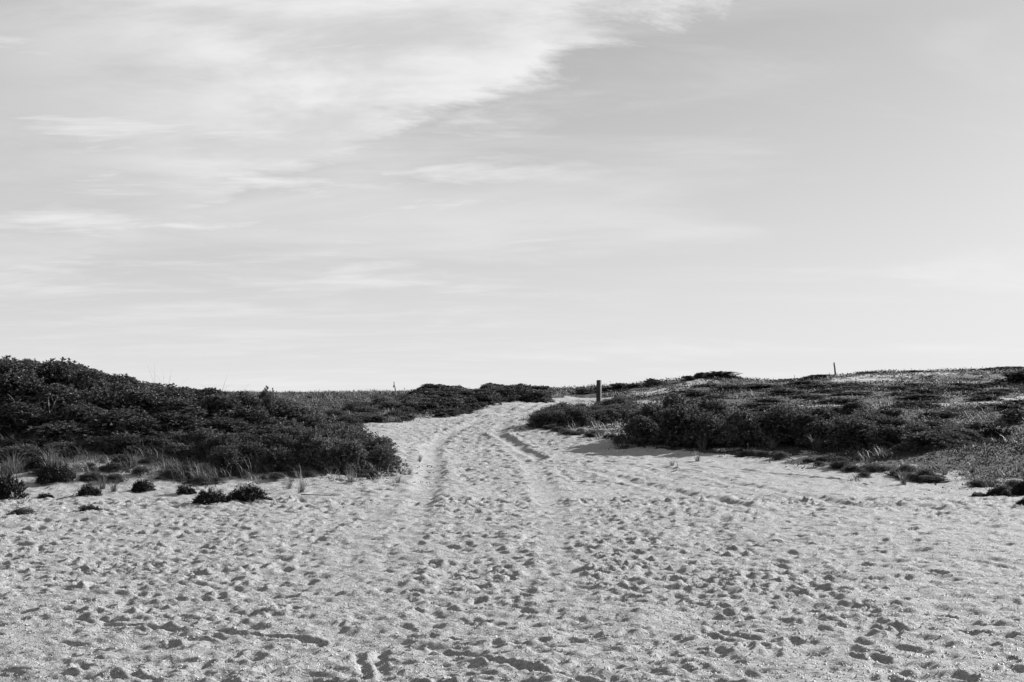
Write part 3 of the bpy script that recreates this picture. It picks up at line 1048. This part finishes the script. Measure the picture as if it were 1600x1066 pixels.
# shrubs on the far crests
for k, (px, Y, wd, h, grp) in enumerate([(1120, 77, 2.6, .5, 0), (1105, 77, 1.6, .4, 0), (1138, 78, 1.8, .35, 0), (1075, 75.5, 1.1, .4, 0), (1090, 76, .6, .45, 0), (1096, 76, .5, .5, 0), (1220, 88, 2.2, .5, 1), (1240, 88, 2.4, .55, 1), (1270, 88, 2.2, .55, 1), (1285, 88, 1.8, .5, 1),
                                         (1355, 89, 1.6, .45, 1), (1425, 90, 1.6, .4, 1), (1550, 91.5, 2.2, .45, 1), (1580, 92, 2.4, .5, 1), (940, 73, 1.6, .45, 2), (965, 73, 1.5, .5, 2), (1018, 73, 1.6, .6, 2), (990, 72, 1.3, .4, 2), (915, 71.5, 1.6, .4, 2)]):
    lab = ['dark wind-cut shrub on the pointed sandy dune top right of the post', 'dark shrub along the far right skyline near the leaning pole', 'dark shrub on the low far crest behind the timber post'][grp]
    place_thing('crest_shrub', FARLEAF[k % 4], xat(px, Y), Y, (wd * (1.4 if grp == 1 else 1), wd, h * (.6 if grp == 1 else .85) / .8), k * 1.7, lab, 'shrub', ['shrubs on the pointed sandy dune top', 'shrubs along the far right skyline', 'shrubs on the far crest behind the post'][grp], -.06)

# ------------------------------------------------------------------ grass and heath cover: uncountable, one object each
def sample_cover(n, ylo, yhi, ulim, seed, dens, fringe=.05):
    r = np.random.default_rng(seed)
    Y = ylo * (yhi / ylo) ** r.uniform(0, 1, n)
    X = r.uniform(-1, 1, n) * ulim * Y
    c = cover(X, Y)
    s_ = poly_sd(VEG, X, Y)
    c = np.maximum(c, fringe * smooth(-1.3, -.1, s_ + .6 * fbm(X * 1.3, Y * 1.3, 3, 15)))
    d = dens(X, Y)
    keep = r.uniform(0, 1, n) < c * d
    return X[keep], Y[keep], r


def heath_density(X, Y):
    return np.clip(.75 + 1.6 * fbm(X * .35, Y * .25, 3, 91), .05, 1)


def grass_density(X, Y):
    px = 800 + F * X / Y
    g = (1 - .65 * smooth(990, 1080, px) * smooth(28, 34, Y) * smooth(70, 62, Y)) * np.clip(.12 + 2.0 * fbm(X * .22 + 5, Y * .16, 3, 191), 0, 1)
    far_l = smooth(690, 600, px) * smooth(52, 58, Y)                      # pale grass ridge at far left
    ridge = smooth(66, 74, Y) * (.22 + .63 * (px < 900)) * np.clip(.6 + 2 * fbm(X * .3, Y * .3, 3, 17), .2, 1)
    front = smooth(26.0, 24.0, Y) * smooth(640, 600, px) * 1.0             # grassy foot of the left dune
    strip = np.exp(-(((px - 600) / 75) ** 2 + ((Y - 50) / 7) ** 2)) * 1.1
    tip = smooth(600, 480, np.abs(px - 520) * 6) * .3
    post = np.exp(-(((px - 960) / 60) ** 2 + ((Y - 44.5) / 3) ** 2)) * 1.2
    rfield = smooth(1480, 1580, px) * smooth(22, 25, Y) * smooth(33, 29, Y) * .16
    return np.clip(np.maximum.reduce([g * .6, far_l, ridge, front, post, rfield, tip, strip]), .04, 1)


# heath cover: tiny clumps of sprigs
X, Y, r2 = sample_cover(62000, 19.5, 105, .62, 21, heath_density)
n = len(X); per = 9
Z = terrain(X, Y)
PP = np.repeat(np.stack([X, Y, Z], 1), per, 0)
scl = np.repeat(np.interp(Y, [20, 30, 60, 100], [.045, .055, .085, .13]), per)
PP += r2.normal(0, 1, PP.shape) * scl[:, None] * np.array([2.4, 2.4, .0]) + np.array([0, 0, -.01])
PP[:, 2] += np.abs(r2.normal(0, 1, len(PP))) * scl * .6
D = unit(r2.normal(0, .8, PP.shape) + np.array([0, 0, .6]))
Ls = scl * r2.uniform(.7, 1.5, len(PP))
V, T = leaves(PP, D, Ls, Ls * .2, r2, .1)
o = link('heath_ground_cover', mesh_from('heath_ground_cover', V, T), m_cover)
tag(o, 'dark low heath plants carpeting the dunes on both sides of the path', 'ground cover', kind='stuff')
n_cover = len(T)

X, Y, r2 = sample_cover(16500, 20.2, 104, .61, 22, grass_density, .08)
X = np.repeat(X, 6) + r2.normal(0, .13, len(X) * 6); Y = np.repeat(Y, 6) + r2.normal(0, .16, len(Y) * 6)
n = len(X); per = 6
Z = terrain(X, Y)
pxq = 800 + F * X / Y
sc_ = np.interp(Y, [20, 30, 60, 100], [.30, .34, .36, .40]) * r2.uniform(.6, 1.15, n)
sc_ = sc_ * (.85 + .45 * (pxq < 610) * (Y < 26) * r2.uniform(0, 1, n))
PP = np.repeat(np.stack([X, Y, Z - .02], 1), per, 0)
PP[:, :2] += r2.normal(0, .04, (len(PP), 2))
wind = np.array([-.25, -.08, 0])
D = unit(r2.normal(0, .28, PP.shape) * np.array([1, 1, .2]) + np.array([0, 0, 1]) + wind)
Ls = np.repeat(sc_, per) * r2.uniform(.6, 1.15, len(PP))
wd = np.repeat(np.interp(Y, [20, 40, 100], [.0032, .005, .009]), per)
V, T = blades(PP, D, Ls, wd, r2.uniform(.1, .8, len(PP)), r2)
half = len(PP) // 5
o = link('beach_grass', mesh_from('beach_grass', V, T), m_grass)
tag(o, 'grey wispy beach grass growing over the dunes', 'grass', kind='stuff')
n_grass = len(T)

# ------------------------------------------------------------------ grass tufts one can point to
TUFT = []
for s_ in range(6):
    r2 = np.random.default_rng(600 + s_)
    V, T = tuft_arrays(r2, 70, 1.0, .12, .34, .007, .55)
    V2, T2 = tuft_arrays(r2, 14, 1.15, .10, .42, .006, .7)
    TUFT.append([('blades', mesh_from('tuft_blades', V, T), m_grass), ('dry_stalk', mesh_from('tuft_dry_stalks', V2, T2), m_dry)])
tufts = [
    (1098, 702, .62, 'tall pale grass tuft fanning in front of the black shrubs'), (1142, 694, .75, 'tall dense grass tuft beside the fanning one in the right bank'),
    (1275, 706, .55, 'dark rounded grass tuft at the sandy edge of the right bank'), (1206, 704, .45, 'grass tuft left of the dark rounded one at the bank edge'),
    (1412, 758, .34, 'spiky pale sprig standing alone on the sand at right'), (1440, 740, .36, 'thin grass tuft behind the spiky sprig at right'),
    (1476, 744, .32, 'curved grass tuft on the low sandy mound at right'), (1520, 738, .3, 'small grass tuft right of the sandy mound'),
    (1590, 738, .34, 'pale grass tuft by the right edge above the black shrub'), (1378, 716, .35, 'pale grass tuft at the foot of the low right bank'),
    (80, 738, .55, 'wispy dry tuft hanging in front of the left shrubs'), (22, 742, .5, 'wispy tuft near the left edge of the left dune'),
    (160, 764, .30, 'spiky dark rosette tuft on the sand behind the forked cushion'), (178, 768, .28, 'spiky tuft beside the dark rosette on the left sand'),
    (208, 738, .35, 'pale grass tuft at the top of the left sand hollow'), (470, 770, .30, 'drooping dry tuft at the sandy foot of the left dune'),
    (452, 766, .27, 'drooping grass tuft left of the dry one on the left dune foot'), (548, 755, .3, 'small upright tuft on sand at the right tip of the left dune'),
    (612, 738, .32, 'thin tuft on the sand just right of the left dune tip'), (640, 742, .22, 'sparse sprig on the path right of the left dune tip'),
    (622, 756, .22, 'small sprig on sand below the left dune tip'), (655, 722, .25, 'sparse tall sprig on the path side nearest the footprints'),
    (1000, 738, .0, ''), (1090, 722, .32, 'pale leafy tuft low on the sand below the right bank'), (1050, 730, .25, 'twiggy tuft on the sand slope of the right bank'),
    (830, 668, .5, 'grass tuft leaning over the path at the bend'), (845, 664, .55, 'dense grass tuft on the corner of the path bend'), (930, 640, .5, 'pale grass tuft at the foot of the timber post'), (948, 644, .5, 'pale grass tuft right of the timber post'),
]
for k, (px, py, h, lab) in enumerate(tufts):
    if h <= 0:
        continue
    X, Y = flat(px, max(py, 660))
    for it in range(10):
        z = float(gz(X, Y)[0]); b = (533 - py) / F
        Yn = (z - EYE) * (CP_ - b * SP_) / (SP_ + b * CP_); Y = .5 * Y + .5 * np.clip(Yn, 5, 50); X = xat(px, Y, py)
    s_ = h * 1.05
    place_thing('grass_tuft', TUFT[k % 6], X, Y, (s_, s_, s_), k * 1.1, lab, 'grass tuft', None, 0)
# seed heads against the sky on the left crest
r2 = np.random.default_rng(77)
for k, px in enumerate((243, 258, 318, 326, 337, 360)):
    Y = 27.0 + .2 * k
    V, T = tuft_arrays(r2, 7, 1.35, .15, .25, .004, .8)
    o = empty('seeding_grass', (xat(px, Y), Y, float(gz(xat(px, Y), Y)[0])))
    tag(o, 'thin seeding grass stalks rising above the left dune shrubs against the sky', 'grass tuft', 'seeding grass stalks on the left skyline')
    link('stalk', mesh_from('seeding_stalks', V, T), m_grass, o)

# ------------------------------------------------------------------ timber post, poles, stakes
def box_mesh(name, w_, d_, h_, ch=.008, top=.02, z0=-.4):
    """square timber with chamfered edges and a slightly weathered, bevelled top"""
    V = []; T = []
    def ring(s, z, c):
        a, b = w_ / 2 * s, d_ / 2 * s
        pts = [(a - c, -b), (a, -b + c), (a, b - c), (a - c, b), (-a + c, b), (-a, b - c), (-a, -b + c), (-a + c, -b)]
        return [(x_, y_, z + .004 * math.sin(9 * x_ / w_ + 5 * y_ / d_)) for x_, y_ in pts]
    zs = [(1.0, z0), (1.0, 0), (1.005, h_ * .3), (.995, h_ * .6), (1.0, h_ - top), (.90, h_)]
    for s, z in zs:
        V += ring(s, z, ch)
    for k in range(len(zs) - 1):
        for j in range(8):
            p, q_ = k * 8 + j, k * 8 + (j + 1) % 8
            T += [(p, q_, q_ + 8), (p, q_ + 8, p + 8)]
    e = (len(zs) - 1) * 8
    for j in range(1, 7):
        T.append((e, e + j, e + j + 1))
    return mesh_from(name, V, T)


Y = 45.0
X = xat(935.5, Y, 620)
zb = float(gz(X, Y)[0])
ht = zat(935, 594, Y) - zb
post = link('timber_post', box_mesh('timber_post', .14, .14, ht), m_wood)
post.location = (X, Y, zb); post.rotation_euler = (R(.5), R(.6), R(52))
tag(post, 'square weathered timber post standing in grass beside the far path', 'post')


def stick(name, pts, r0, r1, m_, sides=6):
    V, T = tube(pts, r0, r1, sides)
    return mesh_from(name, V, T), m_


def standing(name, px, Y, py_top, lean_px, r0, r1, lab, cat, grp=None, mt=m_wood, kinks=4):
    X = xat(px, Y); zb = float(gz(X, Y)[0]); h = zat(px, py_top, Y) - zb
    lx = -lean_px / F * Y
    rr = np.random.default_rng(int(px))
    pts = [(lx * t_ + rr.normal(0, .006), rr.normal(0, .006), -.3 * (t_ == 0) + h * t_) for t_ in np.linspace(0, 1, kinks)]
    me_, m_ = stick(name, pts, r0, r1, mt)
    o = link(name, me_, m_)
    o.location = (X, Y, zb)
    tag(o, lab, cat, grp)
    return o


standing('leaning_pole', 1306.3, 87, 566.5, 2.3, .065, .05, 'dark leaning wooden pole rising from the far right dune crest', 'pole', kinks=6)
for px, Y, top, lab in [(1181.5, 86, 595, 'short thin stake in the skyline dip right of the pointed dune'), (1209.5, 88, 591, 'thin stake above the pale sand gap on the skyline'),
                        (1242, 88, 586, 'tall hair-thin stake on the skyline left of the leaning pole'), (1296.5, 87.5, 582, 'hair-thin stake just left of the leaning pole'), (1337.5, 62, 590, 'thin bare stem standing in the far right grass')]:
    standing('thin_stake', px, Y, top, .2, .022, .014, lab, 'stake')
for k, (px, top) in enumerate([(1144.5, 590.5), (1149, 589.8), (1153.2, 589), (1157.3, 588)]):
    lab = ['leftmost short fence stub on the right shoulder of the pointed dune', 'second short fence stub from the left on the pointed dune', 'third short fence stub from the left on the pointed dune', 'tallest fence stub, rightmost of the row on the pointed dune'][k]
    standing('fence_stub', px, 77.5, top, 0, .05 + .015 * (k == 3), .045, lab, 'fence post', 'fence stubs on the pointed dune')
# forked stick on the far left skyline
Y = 68.0
X = xat(617.5, Y); zb = float(gz(X, Y)[0]); k_ = Y / F
hb = zat(617, 610, Y) - zb
o = empty('forked_stick', (X, Y, zb))
tag(o, 'forked weathered stick standing on the far grassy skyline left of the path', 'stick')
me_, m_ = stick('stick_shaft', [(0, 0, -.3), (0, 0, hb), (-.4 * k_, 0, hb + 4 * k_), (-1.8 * k_, 0, hb + 8 * k_), (-2.0 * k_, 0, hb + 13.5 * k_)], .04, .022, m_wood)
link('shaft', me_, m_, o)
me_, m_ = stick('stick_fork', [(-1.8 * k_, 0, hb + 8 * k_), (-2.4 * k_, 0, hb + 6.5 * k_), (-3.3 * k_, .02, hb + 4.3 * k_)], .045, .02, m_wood)
link('fork', me_, m_, o)


# ------------------------------------------------------------------ twigs on the sand
def twig(px, py, pts, r0, lab):
    X, Y = flat(px, py)
    for it in range(6):
        z = float(gz(X, Y)[0]); b = (533 - py) / F
        Y = (z - EYE) * (CP_ - b * SP_) / (SP_ + b * CP_); X = xat(px, Y, py)
    me_, m_ = stick('twig', pts, r0, r0 * .4, m_drift)
    o = link('twig', me_, m_)
    o.location = (X, Y, float(gz(X, Y)[0]))
    tag(o, lab, 'twig')


twig(88, 783, [(0, 0, .02), (.10, -.03, .05), (.20, .02, .06), (.26, .0, .10), (.28, .02, .17)], .010, 'bent dark twig lying on the sand below the ragged left cushion')
twig(262, 752, [(0, 0, .02), (.12, .0, .10), (.22, .0, .20)], .008, 'pale broken twig slanting up from the left dune foot')
twig(486, 776, [(-.15, 0, .03), (0, 0, .03), (.18, -.1, .03), (.34, -.2, .03)], .009, 'dark twig lying flat on sand at the dune foot near the dry tuft')
twig(1052, 739, [(-.05, -.05, .02), (.06, 0, .05), (.10, .05, .14), (.08, .08, .25)], .012, 'dark upright root stub on the sand slope of the right bank')
twig(345, 740, [(-.1, 0, .35), (.15, .05, .42), (.34, 0, .5)], .008, 'pale straw lying across the grass of the left dune')

# ------------------------------------------------------------------ bare dead branches
def branch_mesh(seed, name='bare_branches'):
    r = np.random.default_rng(seed)
    parts = []
    def grow(p, d, L, rad, depth):
        n_ = 4
        pts = [p]
        for k in range(n_):
            d = unit((d + r.normal(0, .22, 3) + np.array([0, 0, .05]))[None])[0]
            pts.append(pts[-1] + d * L / n_)
        parts.append(tube(pts, rad, rad * .55, 4))
        if depth:
            for k in range(int(r.integers(2, 4))):
                a_ = pts[int(r.integers(2, n_ + 1))]
                grow(a_, unit((d + r.normal(0, .6, 3))[None])[0], L * r.uniform(.55, .75), rad * .6, depth - 1)
    for k in range(3):
        grow(np.array([r.normal(0, .04), r.normal(0, .04), -.06]), unit(np.array([[r.normal(0, .5), r.normal(0, .4), 1.0]]))[0], .42, .011, 2)
    V, T = join(parts)
    return mesh_from(name, V, T)


BR = [branch_mesh(700 + k) for k in range(4)]
for k, (px, Y, h, lab) in enumerate([
    (40, 24.0, 1.0, 'bare pale branches showing among the shrubs near the left edge of the left dune'), (72, 24.1, 1.15, 'tallest bare pale branches in the dark shrubs of the left dune'), (98, 23.9, .8, 'short bare branches right of the tallest ones on the left dune'),
    (85, 21.4, .55, 'bare grey stems hanging over the sand at the left dune foot'), (262, 23.6, .6, 'bare twiggy stems in the grass of the left dune front'), (1098, 31.6, .5, 'bare forked stems on the sandy slope below the fanning grass tuft'),
    (1165, 30.6, .42, 'small bare stems at the sandy foot of the right bank'), (1415, 23.4, .32, 'bare little stems beside the spiky sprig on the right sand'), (905, 36.8, .35, 'bare stems on the bank between the path bend and the black shrubs')]):
    X = xat(px, Y)
    o = empty('bare_branches', (X, Y, float(gz(X, Y)[0])), k * 1.9, (h, h, h))
    tag(o, lab, 'bare branches')
    link('branch', BR[k % 4], m_drift, o)

# ------------------------------------------------------------------ dry litter along the plant edges
r2 = np.random.default_rng(515)
X = r2.uniform(-.5, .5, 60000); Y = 17 * (60 / 17) ** r2.uniform(0, 1, 60000); X = X * Y
sdv = poly_sd(VEG, X, Y)
kp = r2.uniform(0, 1, len(X)) < .16 * np.exp(-(np.maximum(-sdv, 0) / .55)) * (sdv > -2.2) * (sdv < .8) + .002
X, Y = X[kp], Y[kp]
n = len(X)
Z = terrain(X, Y) + .012
a_ = r2.uniform(0, 6.28, n)
D = unit(np.stack([np.cos(a_), np.sin(a_), r2.normal(0, .25, n)], 1))
V, T = leaves(np.stack([X, Y, Z], 1), D, r2.uniform(.03, .16, n) * np.interp(Y, [17, 60], [1, 1.6]), r2.uniform(.004, .012, n) * np.interp(Y, [17, 60], [1, 1.8]), r2, 0)
o = link('plant_litter', mesh_from('plant_litter', V, T), m_drift)
tag(o, 'dead leaves and bits of straw scattered on the sand along the plant edges', 'litter', kind='stuff')

# ------------------------------------------------------------------ broken shell on the near sand
r2 = np.random.default_rng(909)
n = 32000
Y = 5.8 * (24 / 5.8) ** r2.uniform(0, 1, n); X = r2.uniform(-.47, .47, n) * Y
Z = terrain(X, Y) + micro(X, Y) + 0.030 * fbm(X * 2.2, Y * 2.2, 3, 201) + 0.020 * fbm(X * 7, Y * 7, 3, 301) + np.abs(vnoise(X * 4.5, Y * 4.5, 401)) * .018 + .016 * fbm(X * 12, Y * 16, 3, 351) + .014 * fbm(X * 4.2, Y * 8, 3, 371) * smooth(30, 20, Y)
S = r2.uniform(.003, .011, n)[:, None]
ang = r2.uniform(0, 6.28, (n, 1))
c = np.stack([X, Y, Z + .001], 1)
e1 = np.concatenate([np.cos(ang), np.sin(ang), r2.uniform(-.3, .3, (n, 1))], 1); e2 = np.concatenate([-np.sin(ang), np.cos(ang), r2.uniform(-.3, .3, (n, 1))], 1)
up = np.array([[0, 0, 1.0]])
V = np.stack([c + e1 * S, c + e2 * S * .7, c - e1 * S * .8, c - e2 * S * .8, c + up * S * .9], 1).reshape(-1, 3)
i = np.arange(n)[:, None] * 5
T = np.concatenate([i + np.array(q_) for q_ in ([0, 1, 4], [1, 2, 4], [2, 3, 4], [3, 0, 4])], 0)
o = link('shell_fragments', mesh_from('shell_fragments', V, T), m_shell)
tag(o, 'tiny broken shell and coarse grains scattered over the near sand', 'shell grit', kind='stuff')
print('TRIS ground', len(Q) * 2, 'cover', n_cover, 'grass', n_grass, 'shrubs', len(ptsA), len(ptsB), len(ptsC), len(ptsD), len(ptsD2), len(ptsD3), len(ptsE), len(ptsF))
